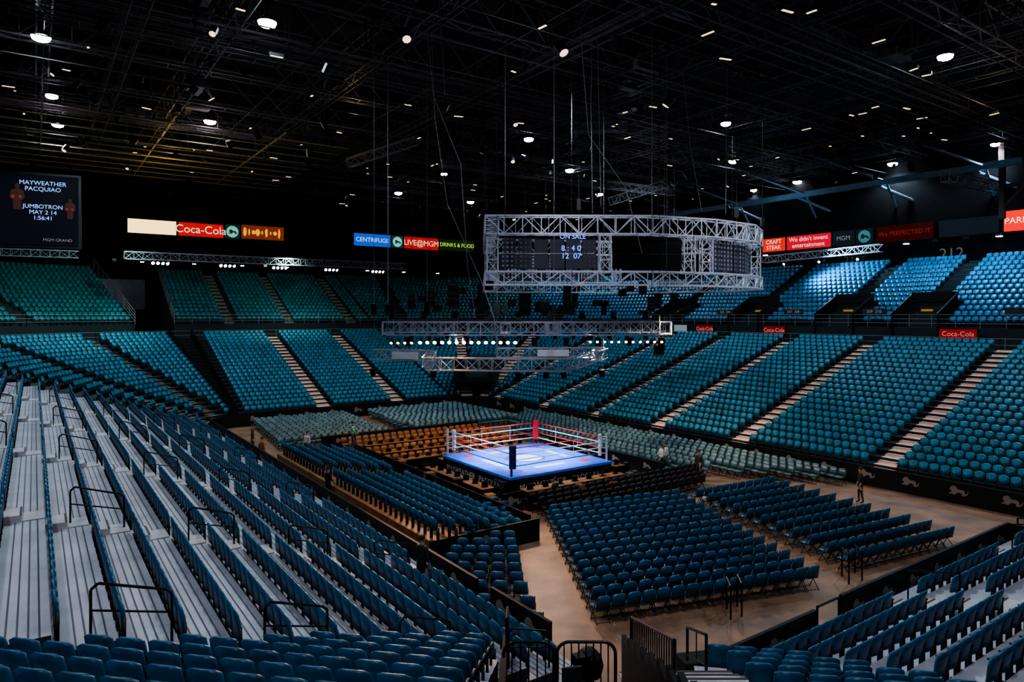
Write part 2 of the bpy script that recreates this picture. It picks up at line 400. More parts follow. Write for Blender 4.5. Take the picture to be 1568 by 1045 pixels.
# ------------------------------------------------------------ foreground corner section
e=Vector((math.cos(rad(-10)),math.sin(rad(-10)),0)); nb=Vector((-math.sin(rad(10)),-math.cos(rad(10)),0)); Q=Vector((0,15.1,0))
def toab(x,y): x-=CX;y-=CY; return (x*cu+y*su,-x*su+y*cu)
mb=MB(); S=[]
for k in range(17):
    z=1.78+.29*k; s0=k*.8
    def xs(cond):
        r=[t*.1 for t in range(-180,140) if cond(t*.1)]
        return (min(r),max(r)) if r else None
    c=lambda t:(Q+nb*(s0+.45)+e*t)
    L=xs(lambda t: toab(*c(t).xy)[1]<-18.9 and c(t).x<-.25-(15-c(t).y)*.04)
    Rr=xs(lambda t: c(t).x>3.7 and toab(*c(t).xy)[0]<-9.8 and c(t).y<14.4)
    for rg in (L,Rr):
        if not rg or rg[1]-rg[0]<.6: continue
        t0,t1=rg
        A=Q+nb*s0+e*t0;B=Q+nb*s0+e*t1;C_=Q+nb*(s0+.8)+e*t1;D_=Q+nb*(s0+.8)+e*t0
        mb.quad(D_+Z*z,C_+Z*z,B+Z*z,A+Z*z,0)
        mb.quad(A,B,B+Z*z,A+Z*z,1); mb.quad(B,C_,C_+Z*z,B+Z*z,1); mb.quad(D_,A,A+Z*z,D_+Z*z,1)
        n=int((t1-t0)/.51)
        for i in range(n):
            p=Q+nb*(s0+.8-.28)+e*(t1-.25-i*.51); S.append((p.x,p.y,z,rad(-10)))
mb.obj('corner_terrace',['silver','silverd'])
scatter('corner_seats',SEAT_HI,S,['seatnear','seatmetal'])
mb=MB()
mb.box((1.15,8.9,2.1),(2.7,6.6,.2),0)
for xx in (-.15,2.55):
    for i in range(12):
        y=15.2-i*.75; h=1.9+(15.2-y)*.36; mb.box((xx,y,h/2),(.1,.76,h),0)
mb.box((1.2,12.25,2.0),(2.7,.12,.4),0)
mb.obj('vomitory_tunnel',['black'])
mb=MB()
for i in range(30):
    y=16.8-i*.38; z=min(.3+i*.2,1.85+max(0,(15.1-y))*.365)
    mb.box((3.15,y,z/2),(.95,.38,z),0); mb.box((3.15,y+.17,z+.006),(.95,.04,.015),1)
mb.obj('corner_stairs',['step','aisled'])
def fence(name,p,q,h=1.1,arch=True,sp=.13):
    mb=MB();p=Vector(p);q=Vector(q);d=(q-p);L=d.length
    n=int(L/sp)
    c=.22/L
    if arch:
        pts=[]
        for i in range(7):
            t=rad(180-i*15); pts.append(p+d*(c+c*math.cos(t))+Z*(h-.22+.22*math.sin(t)))
        pts2=[]
        for i in range(7):
            t=rad(90-i*15); pts2.append(q+d*(-c+c*math.cos(t))+Z*(h-.22+.22*math.sin(t)))
        mb.poly([p]+pts+pts2+[q],.03,0)
    else: mb.poly([p,p+Z*h,q+Z*h,q],.03,0)
    mb.tube(p+Z*.12,q+Z*.12,.018,0,6)
    for i in range(1,n):
        f=i/n; mb.tube(p+d*f+Z*.12,p+d*f+Z*(h-.03),.013,0,6)
    return mb.obj(name,['blackm'])
fence('crowd_railing',(-.15,12.2,2.25),(.75,12.2,2.25)); fence('crowd_railing',(.8,12.2,2.25),(1.85,12.2,2.25))
fence('stair_railing',(2.62,15.0,1.6),(2.62,11,3.0),h=.95,arch=False,sp=.2); fence('stair_railing',(3.7,14.4,1.9),(3.7,13.0,2.4),h=.7,arch=False,sp=.5)
fence('vomitory_side_railing',(-.1,15.4,1.7),(-.1,13.0,2.5),h=.9,arch=False)
mb=MB()
mb.lathe((1.45,12.9,1.95),[(0.001,.95),(.12,.93),(.24,.8),(.28,.62),(.24,.45),(.1,.36),(.06,.3)],14,0)
for t in range(3):
    a=rad(120*t+30); mb.tube((1.45,12.9,2.3),(1.45+.35*math.cos(a),12.9+.35*math.sin(a),1.3),.025,0,6)
mb.box((1.3,12.75,2.75),(.3,.22,.2),0,.4)
mb.obj('covered_broadcast_camera',['blackm'])
mb=MB()
mb.box((.9,11.4,2.5),(.5,.4,.5),0); mb.box((.4,11.3,2.45),(.35,.35,.4),1,.3); mb.tube((.9,11.4,2.75),(1.0,11.4,3.2),.03,0); mb.box((1.0,11.4,3.2),(.35,.05,.25),1,.2)
mb.obj('equipment_cases',['blackm','silverd'],bevel=.02)
mb=MB()
for c,s_,r in [((-.7,17.4,.45),(1.3,.5,.9),0.1),((4.6,16.4,.5),(1.2,.6,1.0),.2),((6.9,16.9,.55),(1.5,.3,1.1),.6)]: mb.box(c,s_,0,r)
mb.obj('covered_equipment_boxes',['black'],bevel=.05)
# ------------------------------------------------------------ handrails
mb=MB()
for b in LB+[-18.3]:
    for k in range(1,19,3):
        d0=k*TB+.1; z=ZL+k*KB
        p=P(AL-d0,b,z); q=P(AL-d0-TB*1.3,b,z+KB)
        mb.poly([p,p+Z*.8,p+Z*.88-U*.1,q+Z*.88+U*.1,q+Z*.8,q],.024,0)
        mb.tube(p+Z*.48,q+Z*.48,.018,0,6)
mb.obj('aisle_handrails',['blackm'])
mb=MB()
for (x,y,z) in [(11.5,23.3,0),(12.1,23.6,0),(6.6,20.6,0),(7.0,20.8,0)]:
    mb.poly([(x,y,z),(x,y,z+1.0),(x+.1,y+.7,z+1.0),(x+.1,y+.7,z)],.03,0)
for a in NA:
    for k in (1,5,9):
        p=P(a,BN-k*TB,ZL+k*KB);q=P(a,BN-(k+1.5)*TB,ZL+(k+1)*KB); mb.poly([p,p+Z*.95,q+Z*.95,q],.026,0)
mb.poly([P(-4.8,BN+.3,0),P(-4.8,BN+.3,1.15),P(-3.7,BN+.3,1.15),P(-3.7,BN+.3,0)],.035,0)
for a in (9.2,10.4,11.6): mb.poly([P(a,BN+.3,0),P(a,BN+.3,1.2),P(a,BN-2.6,1.9),P(a,BN-2.6,.8)],.035,0)
mb.obj('floor_level_handrails',['blackm'])
# ------------------------------------------------------------ floor chairs
def lerp(a,b,t): return (a[0]+(b[0]-a[0])*t,a[1]+(b[1]-a[1])*t)
def block(name,L0,R_0,L1,R_1,rows,mt,flip=False,z=0.0,dz=0,pitch=.51,tpl_=None,cut=None):
    S=[]
    for i in range(rows):
        t=i/(rows-1) if rows>1 else 0
        a=lerp(L0,L1,t); b=lerp(R_0,R_1,t); dx,dy=b[0]-a[0],b[1]-a[1]; L=math.hypot(dx,dy); an=math.atan2(dy,dx)
        n=int(L/pitch)
        for j in range(n):
            f=(j+.5)/n
            if cut and abs(f-cut)<.05: continue
            S.append((a[0]+dx*f,a[1]+dy*f,z+dz*i,an+(math.pi if flip else 0)+random.uniform(-.04,.04)))
    return scatter(name,CHAIR,S,[mt,'seatmetal'])
block('floor_chair_block',(-1.5,30.6),(-.1,30.9),(-2.6,22.6),(.45,22.4),11,'seatnear')
block('floor_chair_block',(-1.3,21.8),(.6,21.6),(-.9,19.6),(1.0,19.4),3,'seatnear')
block('floor_chair_block',(1.5,30.2),(8.0,33.0),(2.4,20.4),(10.2,23.0),14,'seatnear')
block('floor_chair_block',(8.7,32.9),(13.6,35.6),(11.8,24.4),(17.4,27.2),11,'seatnear')
block('ringside_chair_block',W(-3.6,-4.9),W(8.5,-4.9),W(-3.6,-7.0),W(6.5,-7.0),4,'blackch')
block('ringside_chair_block',W(7.2,-4),W(7.2,12),W(8.8,-5.5),W(8.8,13),3,'pale')
block('side_chair_block',W(9.9,-7),W(9.9,16),W(13.2,-11),W(13.2,18),5,'pale')
block('end_chair_block',W(-9,16),W(11,16),W(-8,26),W(11,26),12,'pale',flip=True,cut=.45)
block('press_chair_block',W(-5.5,6.5),W(4.5,6.5),W(-5.5,13.5),W(5.5,13.5),6,'brown',flip=True)
mb=MB()
for i in range(6):
    a=-6.2-i*.78; z=.12+i*.14
    mb.box(P(a,1.2,z/2),(.78,19.5,z),0,TH)
mb.obj('riser_platform',['brown'])
S=[]
for i in range(6):
    a=-6.2-i*.78
    for j in range(38):
        b=-8.3+j*.51
        if abs(b-3)<.6: continue
        x,y=W(a,b); S.append((x,y,.12+i*.14,rad(35-90)))
scatter('riser_seats',SEAT_LO,S,['seatnear','seatmetal'])
mb=MB(); barrier(mb,[P(-5.6,-8,0),P(-5.6,11,0)],h=.9,every=3,ls=.55); barrier(mb,[P(-10.6,-8.6,0),P(-5.6,-8.6,0)],h=.9,every=3,ls=.55)
barrier(mb,[P(-5,-5.0,0),P(-3.8,-5.0,0)],h=1); barrier(mb,[P(6.4,-4.4,0),P(6.4,6,0)],h=.9,ls=.55)
barrier(mb,[P(-6.5,14.6,0),P(6,14.6,0)],h=.9,ls=.55)
mb.obj('crowd_barrier',['black','lion'])
rp=random.Random(8)
mb=MB()
for b in (5.6,8.0,10.8):
    mb.box(P(-.5,b,.74),(9,.6,.04),0,TH); mb.box(P(-.5,b,.37),(8.9,.5,.7),1,TH)
    for i in range(12): mb.box(P(-4.6+i*.75,b,.86),(.3,.05,.22),1,TH+rp.uniform(-.4,.4))
mb.obj('press_table',['brown','black'])
mb=MB()
for i in range(46): # road cases, monitors and boxes round the ring apron
    side=i%4; f=rp.uniform(-5,5); d=rp.uniform(4.9,5.5)
    a,b={0:(f*.7,-d+.2),1:(-d,f),2:(d,f),3:(f,d)}[side]
    s_=rp.uniform(.25,.6); h=rp.uniform(.3,.95)
    mb.box(P(a,b,h/2),(s_,rp.uniform(.25,.5),h),rp.choice([0,0,1,2]),TH+rp.uniform(-.3,.3))
mb.obj('ringside_equipment',['blackm','brown','silverd'],bevel=.015)
# ------------------------------------------------------------ boxing ring
ring=empty('boxing_ring')
H=3.4; ZC=1.2
mb=MB()
mb.box(P(0,0,ZC-.06),(2*H,2*H,.12),0,TH)
mb.box(P(0,0,(ZC-.12)/2),(2*H-.1,2*H-.1,ZC-.12),1,TH)
mb.obj('ring_platform',['canvas','black'],ring)
mb=MB()
def flatring(c,r0,r1,m,n=36,z=ZC+.006):
    for i in range(n):
        t0,t1=2*math.pi*i/n,2*math.pi*(i+1)/n
        mb.quad(P(c[0]+r0*math.cos(t0),c[1]+r0*math.sin(t0),z),P(c[0]+r1*math.cos(t0),c[1]+r1*math.sin(t0),z),P(c[0]+r1*math.cos(t1),c[1]+r1*math.sin(t1),z),P(c[0]+r0*math.cos(t1),c[1]+r0*math.sin(t1),z),m)
flatring((0,0),0.01,.9,0); flatring((0,0),.95,1.1,1)
for a,b,sx,sy in [(0,-2.2,2.0,.35),(0,2.2,2.0,.35),(-2.2,0,.35,2.0),(2.2,0,.35,2.0)]:
    mb.box(P(a,b,ZC+.004),(sx,sy,.006),0,TH)
for a,b in [(-2.3,-2.3),(2.3,2.3)]: flatring((a,b),.01,.4,1)
for a,b in [(-2.3,2.3),(2.3,-2.3)]: flatring((a,b),.01,.3,2)
mb.obj('canvas_logos',[mat('logo_pale',(.30,.48,.95),.7),mat('logo_navy',(.02,.05,.4),.7),'red'],ring)
for i,(c,xd) in enumerate([(P(0,-H-.01,.62),U),(P(-H-.01,0,.62),-V)]):
    text('apron_lettering','MAYWEATHER   PACQUIAO',c,xd,Z,.45,'letter',ring)
mb=MB()
mb.box(P(.6,-H-.03,.22),(4.6,.04,.34),0,TH); mb.box(P(-H-.03,.6,.22),(.04,4.0,.3),0,TH)
mb.obj('apron_banner',[mat('gold_banner',(.8,.38,.03),.6)],ring)
mb=MB()
RP=2.95
cn=[(-RP,-RP,2),(RP,-RP,0),(RP,RP,1),(-RP,RP,0)]
for a,b,m in cn:
    s=1 if a>0 else -1; t=1 if b>0 else -1
    mb.tube(P(a+s*.22,b+t*.22,0),P(a+s*.22,b+t*.22,ZC+1.5),.06,m if m else 0,10,True)
    an=TH+math.atan2(t,s)
    for h in (.42,.72,1.02,1.32): mb.tube(P(a+s*.2,b+t*.2,ZC+h),P(a-s*.02,b-t*.02,ZC+h),.03,0,6)
    if m: mb.box(P(a-s*.04,b-t*.04,ZC+.88),(.22,.34,1.15),m,an)
    else:
        for h in (.42,.72,1.02,1.32): mb.box(P(a-s*.04,b-t*.04,ZC+h),(.18,.34,.24),0,an)
mb.obj('corner_posts_and_pads',['white','red','blue'],ring,bevel=.02)
mb=MB()
RC={0:(2,0,0,1),1:(0,1,0,1),2:(0,1,0,1),3:(2,0,1,0)}
for j,h in enumerate((.42,.72,1.02,1.32)):
    for i in range(4):
        p=cn[i];q=cn[(i+1)%4]
        mb.tube(P(p[0],p[1],ZC+h),P(q[0],q[1],ZC+h),.026,RC[i][j],8)
for i in range(4):
    p=cn[i];q=cn[(i+1)%4]
    for f in (.33,.67):
        a=p[0]+(q[0]-p[0])*f;b=p[1]+(q[1]-p[1])*f
        mb.tube(P(a,b,ZC+.42),P(a,b,ZC+1.32),.012,0,4)
mb.obj('ropes',['white','red','blue'],ring)
mb=MB()
for i in range(4):
    mb.box(P(-H-.85+.22*i,-H+.6,.15+.27*i),(.26,.9,.05),0,TH)
for s in (.15,1.05):
    mb.tube(P(-H-.98,-H+s,.0),P(-H-.05,-H+s,1.15),.03,1)
for i in range(4):
    mb.box(P(H-.6,-H-.85+.22*i,.15+.27*i),(.9,.26,.05),0,TH)
mb.obj('ring_steps',['blackm','blackm'],ring)
mb=MB()
for c,sx,sy in [((0,-4.25),6.4,.7),((-4.4,0),.7,6),((4.4,0),.7,6),((0,4.3),6,.7)]:
    mb.box(P(c[0],c[1],.74),(sx,sy,.04),1,TH); mb.box(P(c[0],c[1],.36),(sx-.06,sy-.06,.72),0,TH)
    for i in range(7):
        f=(i-3)/3.4; a=c[0]+(f*sx/2 if sx>sy else 0); b=c[1]+(f*sy/2 if sy>sx else 0)
        mb.box(P(a,b,.9),(.3,.04,.24),2,TH+random.uniform(-.5,.5)); mb.box(P(a,b,.78),(.3,.2,.03),2,TH)
mb.obj('ringside_table',['black','brown','blackm'])
# ------------------------------------------------------------ scoreboard
sb=empty('center_hung_scoreboard')
SP=[(-1.7,43.3),(9.0,43.5),(13.6,45.3),(17.1,48.0),(18.9,51.5),(18.4,57.0),(9,59.5),(-2.4,57.5)]
def inset(pts,o):
    n=len(pts); out=[]
    for i in range(n):
        p0,p1,p2=[Vector(pts[(i+k)%n]) for k in (-1,0,1)]
        d1=(p1-p0).normalized();d2=(p2-p1).normalized()
        n1=Vector((-d1.y,d1.x));n2=Vector((-d2.y,d2.x)); m=(n1+n2).normalized()
        out.append(tuple(p1+m*(o/max(.3,m.dot(n1)))))
    return out
def subdiv(outer,inner):
    a=[];b=[];n=len(outer)
    for i in range(n):
        p,q=Vector(outer[i]),Vector(outer[(i+1)%n]); u,v=Vector(inner[i]),Vector(inner[(i+1)%n])
        k=max(1,round((q-p).length/1.18))
        for j in range(k): a.append(tuple(p+(q-p)*j/k)); b.append(tuple(u+(v-u)*j/k))
    return a,b
po,pi=subdiv(SP,inset(SP,.9)); N=len(po)
mb=MB()
for (z0,z1) in [(14.35,15.5),(11.1,11.95)]:
    for i in range(N):
        j=(i+1)%N
        o0,o1,i0,i1=[lambda z,p=p:Vector((p[0],p[1],z)) for p in (po[i],po[j],pi[i],pi[j])]
        for z in (z0,z1):
            mb.tube(o0(z),o1(z),.07,0); mb.tube(i0(z),i1(z),.055,0)
            mb.tube(o0(z),i1(z),.03,0) if i%2 else mb.tube(i0(z),o1(z),.03,0); mb.tube(o0(z),i0(z),.03,0)
        mb.tube(o0(z0),o0(z1),.045,0); mb.tube(i0(z0),i0(z1),.035,0)
        if i%2: mb.tube(o0(z0),o1(z1),.045,0); mb.tube(i0(z0),i1(z1),.035,0)
        else: mb.tube(o0(z1),o1(z0),.045,0); mb.tube(i0(z1),i1(z0),.035,0)
for (x,y,w_) in [(-1.25,43.8,.7),(5.95,43.85,.85),(11.6,45.0,.9),(13.0,45.7,.7),(18.3,51.6,.7),(17.9,56.4,.7),(9,58.9,.7),(-1.9,56.9,.7)]:
    mb.truss((x,y,11.9),(x,y,14.4),w_,.7,.05,0,.8)
mb.obj('scoreboard_truss',['truss'],sb)
def gridmat(name,base,col,s,sc):
    m=bpy.data.materials.new(name);m.use_nodes=True;nt=m.node_tree;bs=nt.nodes['Principled BSDF']
    bs.inputs['Base Color'].default_value=(*base,1);bs.inputs['Roughness'].default_value=.6
    tc=nt.nodes.new('ShaderNodeTexCoord');vo=nt.nodes.new('ShaderNodeTexVoronoi');vo.inputs['Scale'].default_value=sc;vo.inputs['Randomness'].default_value=0
    mr=nt.nodes.new('ShaderNodeMapRange');mr.inputs[1].default_value=.25;mr.inputs[2].default_value=.45;mr.inputs[3].default_value=s;mr.inputs[4].default_value=0
    nt.links.new(tc.outputs['Object'],vo.inputs['Vector']);nt.links.new(vo.outputs['Distance'],mr.inputs[0]);nt.links.new(mr.outputs[0],bs.inputs['Emission Strength'])
    bs.inputs['Emission Color'].default_value=(*col,1);m.cycles.emission_sampling='NONE'
    return m
M['led']=gridmat('led_module',(.03,.03,.045),(.32,.35,.5),.35,3.4)
M['screenoff']=mat('dark_screen',(.003,.003,.004),.5,spec=.15)
mb=MB()
def panels(p,q,n,m,gap):
    p=Vector((*p,0));q=Vector((*q,0)); d=(q-p)/n; an=math.atan2(d.y,d.x)
    for i in range(n):
        for zz in (12.65,13.65): mb.box(p+d*(i+.5)+Z*zz,(d.length*(1-gap),.18,.98 if m else .94),m,an)
panels((-.7,44.0),(5.5,44.1),6,0,.14); panels((6.5,44.1),(11.1,44.8),1,1,0); panels((13.4,46.2),(16.4,48.6),3,0,.14); panels((16.5,48.7),(17.9,51.7),3,0,.14)
panels((17.9,52.3),(17.4,56.2),4,0,.14); panels((16,57),(9.3,58.7),1,1,0); panels((8,58.6),(-1.3,56.9),8,0,.14); panels((-1.6,56.2),(-1.0,44.8),10,0,.14)
mb.obj('led_panels',['led','screenoff'],sb)
tb=em('blue_led_text',(.15,.3,1),2.2)
for (f,body,s) in [((3.9,43.85,14.2),'ON SALE',.42),((3.8,43.85,13.2),'8 : 4 0\n12  07',.5)]:
    text('scoreboard_digits',body,f,(1,.02,0),Z,s,tb,sb)
mb=MB()
for i in range(0,N,5):
    p=po[i]; mb.tube((*p,15.5),(*p,25.5),.02,0); mb.box((*p,16.2),(.25,.25,.7),0)
mb.obj('hoist_cables',['blackm'],sb)
# ------------------------------------------------------------ ring lighting rig
rig=empty('ring_lighting_rig')
mb=MB()
ZRg=8.35
R4=[(-7.4,40.6),(9.2,40.6),(10.6,47.5),(-8.6,47.5)]
for i in range(4):
    p=R4[i];q=R4[(i+1)%4]; mb.truss((*p,ZRg),(*q,ZRg),.7,.75,.035,0,.8)
mb.truss((-.4,40.6,ZRg),(-.4,47.5,ZRg),.6,.6,.035,0,.8); mb.truss((2.5,40.6,ZRg),(2.5,47.5,ZRg),.6,.6,.035,0,.8)
mb.truss((-7.8,38.6,6.95),(-4.4,37.5,6.95),.6,.55,.04,0,.6)
mb.truss((-4.2,33.8,6.75),(2.9,33.2,6.75),.6,.6,.04,0,.65)
mb.truss((-.8,36.5,7.15),(5.0,37.2,7.15),.6,.5,.04,0,.6)
mb.truss((-4.4,37.5,6.95),(-4.2,33.8,6.8),.5,.5,.03,0,.6)
mb.truss((2.9,33.2,6.8),(5.0,37.2,7.1),.5,.5,.03,0,.6)
mb.obj('rig_truss',[mat('rig_truss_aluminium',(.34,.33,.37),.45,.3)],rig)
mb=MB()
mb.box((-5.9,37.65,6.95),(1.6,.06,.4),0,-.3); mb.box((2.2,36.45,7.15),(1.7,.06,.35),0,.1)
mb.obj('rig_panels',[mat('rig_sign_white',(.6,.58,.62),.6)],rig)
def par(mb,c,tl,r,s=.32,lit=1):
    c=Vector(c); mb.tube(c,c-Z*.25,.02,0); d=Vector((math.sin(tl)*math.cos(r),math.sin(tl)*math.sin(r),-math.cos(tl)))
    p=c-Z*.3
    mb.tube(p-d*s*.6,p+d*s*.6,s*.5,0,8,True); mb.tube(p+d*s*.6,p+d*(s*.6+.015),s*.42,lit,8,True)
M['bulb']=mat('par_lamp_glow',(1,1,1),.4,emit=(1,.93,.85),es=30,sample=False)
M['bulbw']=mat('par_lamp_orange',(1,.8,.5),.4,emit=(1,.5,.12),es=10,sample=False)
mb=MB()
for i in range(14): par(mb,(-5.4+i*.43,40.2,7.95),.9,rad(-90),.25,1)
for i in range(11): par(mb,(4.6+i*.42,40.2,7.95),.95,rad(-90),.17,1)
for i in range(4): par(mb,(-7.1+i*.4,40.3,7.9),.9,rad(-100),.2,2)
for x in (-4,-2.5,.3,1.7,2.6,-7.3,4.6): par(mb,(x,33.6+abs(x)*.3,6.5),.2,1,.3,3)
for i in range(14): par(mb,(-7+i*1.25,47.4,8),.5,rad(90),.3,3)
for i in range(18):
    x=-7.2+i*.95
    for zz,sg in ((9.0,1),(7.75,-1)):
        if (i+ (sg>0))%2: mb.box((x,41.0,zz),(.34,.3,.16),0); mb.box((x,41.0,zz+sg*.25),(.26,.26,.36),0,.3*i)
for i in range(22):
    x=-8+i*.9+rp.uniform(-.3,.3); z=rp.uniform(9.4,11.2); y=rp.uniform(45,49)
    mb.tube((x,y,z),(x,y,z+1.2),.02,0); mb.box((x,y,z),(.4,.4,rp.uniform(.4,.9)),0,rp.uniform(0,1)); mb.box((x,y-.25,z-.1),(.22,.04,.22),3)
mb.obj('par_cans',['blackm','bulb','bulbw','screenoff'],rig)
mb=MB()
for (x,y) in R4+[(-.4,40.6),(2.5,40.6),(-4.2,33.8),(2.9,33.2),(-7.8,38.6),(5,37.2),(-.8,36.5)]:
    mb.tube((x,y,8.6 if y>40 else 7.2),(x,y,25),.016,0); mb.box((x,y,9.5),(.28,.28,.6),1)
for (pts) in [[(-4.5,38,25),(-4.2,37,20),(-3.4,36,15),(-1.6,35,11),(-.9,34.6,9),(-.7,35,7)],[(4,40,26),(4.6,41,20),(7,42,17),(8,42,13)],[(-2,36,27),(-1.6,36,25.6),(-1,36,25),(-.4,36,25.6),(0,36,27)],[(-5,40,26),(-4.6,40,22),(-3,40,18),(-2.6,40,12),(-2.2,41,9)],[(4.5,38,26),(4.4,38,21),(4.6,39,15)],[(12,44,26),(11,44,25),(11.5,44,20),(12.5,45,16)],[(-3.5,30,27),(-3.2,30,23),(-3,30.5,19)],[(8.2,40,26),(8.2,40,14)],[(5.4,43,26),(5.6,43,16)],[(14.5,46,26),(14.4,46,16)]]:
    mb.poly([Vector(p) for p in pts],.02,0,5)
mb.obj('rig_cables',[mat('cable_grey',(.2,.2,.21),.5,.2),'blackm'],rig)
def hanging(name,x,y,z,s=1):
    mb=MB(); mb.tube((x,y,z),(x,y,25),.02,0)
    for k in range(4):
        mb.box((x,y+.05*k*k*s,z-.3*s-k*.36*s),(.75*s,.55*s,.34*s),0,0,-.08*k); mb.box((x,y-.29*s+.05*k*k*s,z-.3*s-k*.36*s),(.6*s,.03,.22*s),1,0,-.08*k)
    mb.tube((x-.5*s,y,z),(x+.5*s,y,z),.05,0)
    return mb.obj(name,['blackm','concd'])
for x,y,z,s in [(9.2,42.5,7.9,.8),(8.8,43,10.3,.6),(-4.3,50,11.5,1.1),(-6,50,11.3,1),(1,52,11.0,1.2),(2.3,47,10.2,.7),(-7.5,51,10.9,.8),(5,61.5,11,1.1),(13,61,11,.8),(14.5,61,11.2,.8)]: hanging('line_array_speaker',x,y,z,s)
# ------------------------------------------------------------ fascia boards
def arena_board(name,wall,t0,t1,z0,z1,col,s,label=None,tcol=None,ts=None,extra=None):
    e_=empty(name); mb=MB(); z=(z0+z1)/2; L=abs(t1-t0)*.985; c=(t0+t1)/2
    if wall=='far': ce=P(c,54,z); xd=U; nrm=-V; an=TH
    else: ce=P(52,c,z); xd=-V; nrm=-U; an=TH+math.pi/2
    mb.box(ce,(L,.25,z1-z0),1,an)
    f=ce+nrm*.14; a=f-xd*L/2*.99;b=f+xd*L/2*.99; h=(z1-z0)/2*.95
    mb.quad(a-Z*h,b-Z*h,b+Z*h,a+Z*h,0)
    if extra: extra(mb,f+nrm*.02,xd,L,z1-z0)
    mb.obj('board_panel',[em(name+'_glow',col,s),'blackm',em(name+'_detail',tcol or (1,1,1),1.5*s if not label else s)],e_)
    if label: text('board_lettering',label,f+nrm*.03,xd,Z,ts or .9,em(name+'_text',tcol,max(1.2,s) if s>.55 else .9),e_)
    return e_
def emblem(mb,f,xd,L,h):
    n=20; vs=[f+xd*(h*.4*math.cos(2*math.pi*i/n))+Z*(h*.4*math.sin(2*math.pi*i/n)) for i in range(n)]
    mb.add(vs,[tuple(range(n))],2)
    f2=f+xd.cross(Z)*.02
    mb.add([f2+xd*(x*h*.5)+Z*((y-.3)*h*.5) for x,y in LION],[tuple(range(len(LION)))],0)
def blobs(mb,f,xd,L,h):
    rr=random.Random(5)
    for i in range(9):
        c=f+xd*(L*(-.42+.1*i)); w=L*rr.uniform(.02,.06); hh=h*rr.uniform(.12,.38); n=9
        mb.add([c+xd*(w*math.cos(2*math.pi*j/n)*rr.uniform(.7,1.1))+Z*(hh*math.sin(2*math.pi*j/n)) for j in range(n)],[tuple(range(n))],2)
arena_board('cream_advert_board','far',-14.2,-9.3,18.1,19.7,(1,.66,.25),2.6)
arena_board('cola_advert_board','far',-9.2,-4.3,18.1,19.7,(.75,.006,.006),.9,'Coca-Cola',(1,.8,.7),1.25)
arena_board('emblem_board','far',-4.2,-2.5,18.1,19.8,(.0,.06,.055),.6,extra=emblem,tcol=(.25,.6,.5))
arena_board('orange_advert_board','far',-2.4,2.7,18.2,19.9,(.30,.04,.004),.7,extra=blobs,tcol=(1,.45,.03))
arena_board('blue_advert_board','far',11.6,16.9,18.2,19.9,(.005,.10,.8),.9,'CENTRIFUGE',(.5,.8,1),.8)
arena_board('emblem_board','far',17,18.7,18.2,19.9,(.0,.10,.08),.6,extra=emblem,tcol=(.3,.7,.6))
arena_board('red_advert_board','far',18.8,24.2,18.2,19.9,(.7,.006,.01),.8,'LIVE@MGM',(1,.8,.4),1.05)
arena_board('green_advert_board','far',24.3,30.1,18.3,19.9,(.01,.04,.01),.6,'DRINKS & FOOD',(.6,.75,.1),.75)
arena_board('red_advert_board','right',17.8,21.0,16.9,18.6,(.8,.012,.006),1.2,'CRAFT\nSTEAK',(1,.8,.7),.7)
arena_board('red_advert_board','right',12.0,17.7,16.9,18.6,(.7,.006,.03),1.1,"We didn't invent\nentertainment",(1,.75,.75),.72)
arena_board('dark_advert_board','right',9.3,11.9,16.9,18.6,(.02,.03,.04),.5,'MGM',(.2,.25,.3),.7)
arena_board('emblem_board','right',7.3,9.2,16.9,18.6,(.01,.04,.05),.5,extra=emblem,tcol=(.08,.26,.28))
arena_board('dim_red_advert_board','right',1.2,7.0,16.9,18.6,(.08,.004,.003),.5,'We PERFECTED IT',(.25,.035,.02),.65)
arena_board('dim_grey_advert_board','right',-4.5,.8,16.9,18.6,(.02,.03,.045),.5)
arena_board('red_advert_board','right',-9,-4.8,16.9,18.9,(.9,.012,.008),1.6,'PARK MGM',(1,.8,.7),.8)
mb=MB()
mb.box(P(10,54.6,19),(66,.8,2.6),0,TH); mb.box(P(52.6,12,17.8),(.8,84,2.6),0,TH)
for a in range(-20,42,6): mb.box(P(a,54.7,25),(.25,.25,12),0,TH)
for b in range(-28,52,6): mb.box(P(52.7,b,24),(.25,.25,13),0,TH)
mb.obj('fascia_beam',['wall'])
text('section_number_sign','212',P(51.6,-.5,15.2),-V,Z,1.5,em('sign_grey',(.2,.2,.22),.5))
text('section_number_sign','211',P(51.6,9.5,15.2),-V,Z,1.2,em('sign_grey_dim',(.12,.12,.14),.4))
def fsign(name,b,w,col,s,body=None):
    e_=empty(name);mb=MB();c=P(AR+DU-.3,b,7.75)
    mb.box(c,(.12,w,.75),0,TH); f=c-U*.07; mb.quad(f+V*w/2*.97-Z*.35,f-V*w/2*.97-Z*.35,f-V*w/2*.97+Z*.35,f+V*w/2*.97+Z*.35,1)
    mb.obj('sign_panel',['blackm',em(name+'_glow',col,s)],e_)
    if body: text('sign_lettering',body,f-U*.02,-V,Z,.5,em(name+'_t',(.9,.4,.35),.6),e_)
fsign('red_fascia_sign',15.2,2.1,(.4,.01,.015),.4,'Coca-Cola'); fsign('red_fascia_sign',7.2,2.3,(.4,.01,.015),.4,'Coca-Cola'); fsign('red_fascia_sign',-8.2,2.6,(.5,.006,.006),.5,'Coca-Cola')
fsign('white_fascia_sign',18.4,1.8,(.3,.4,.5),.6)
mb=MB()
for b in (-1.8,5.5,13,24,-12): mb.box(P(AR+DU+.1,b,9.45),(.1,1.9,.5),0,TH)
mb.obj('section_signs',[mat('section_sign',(.02,.02,.02),.5)])
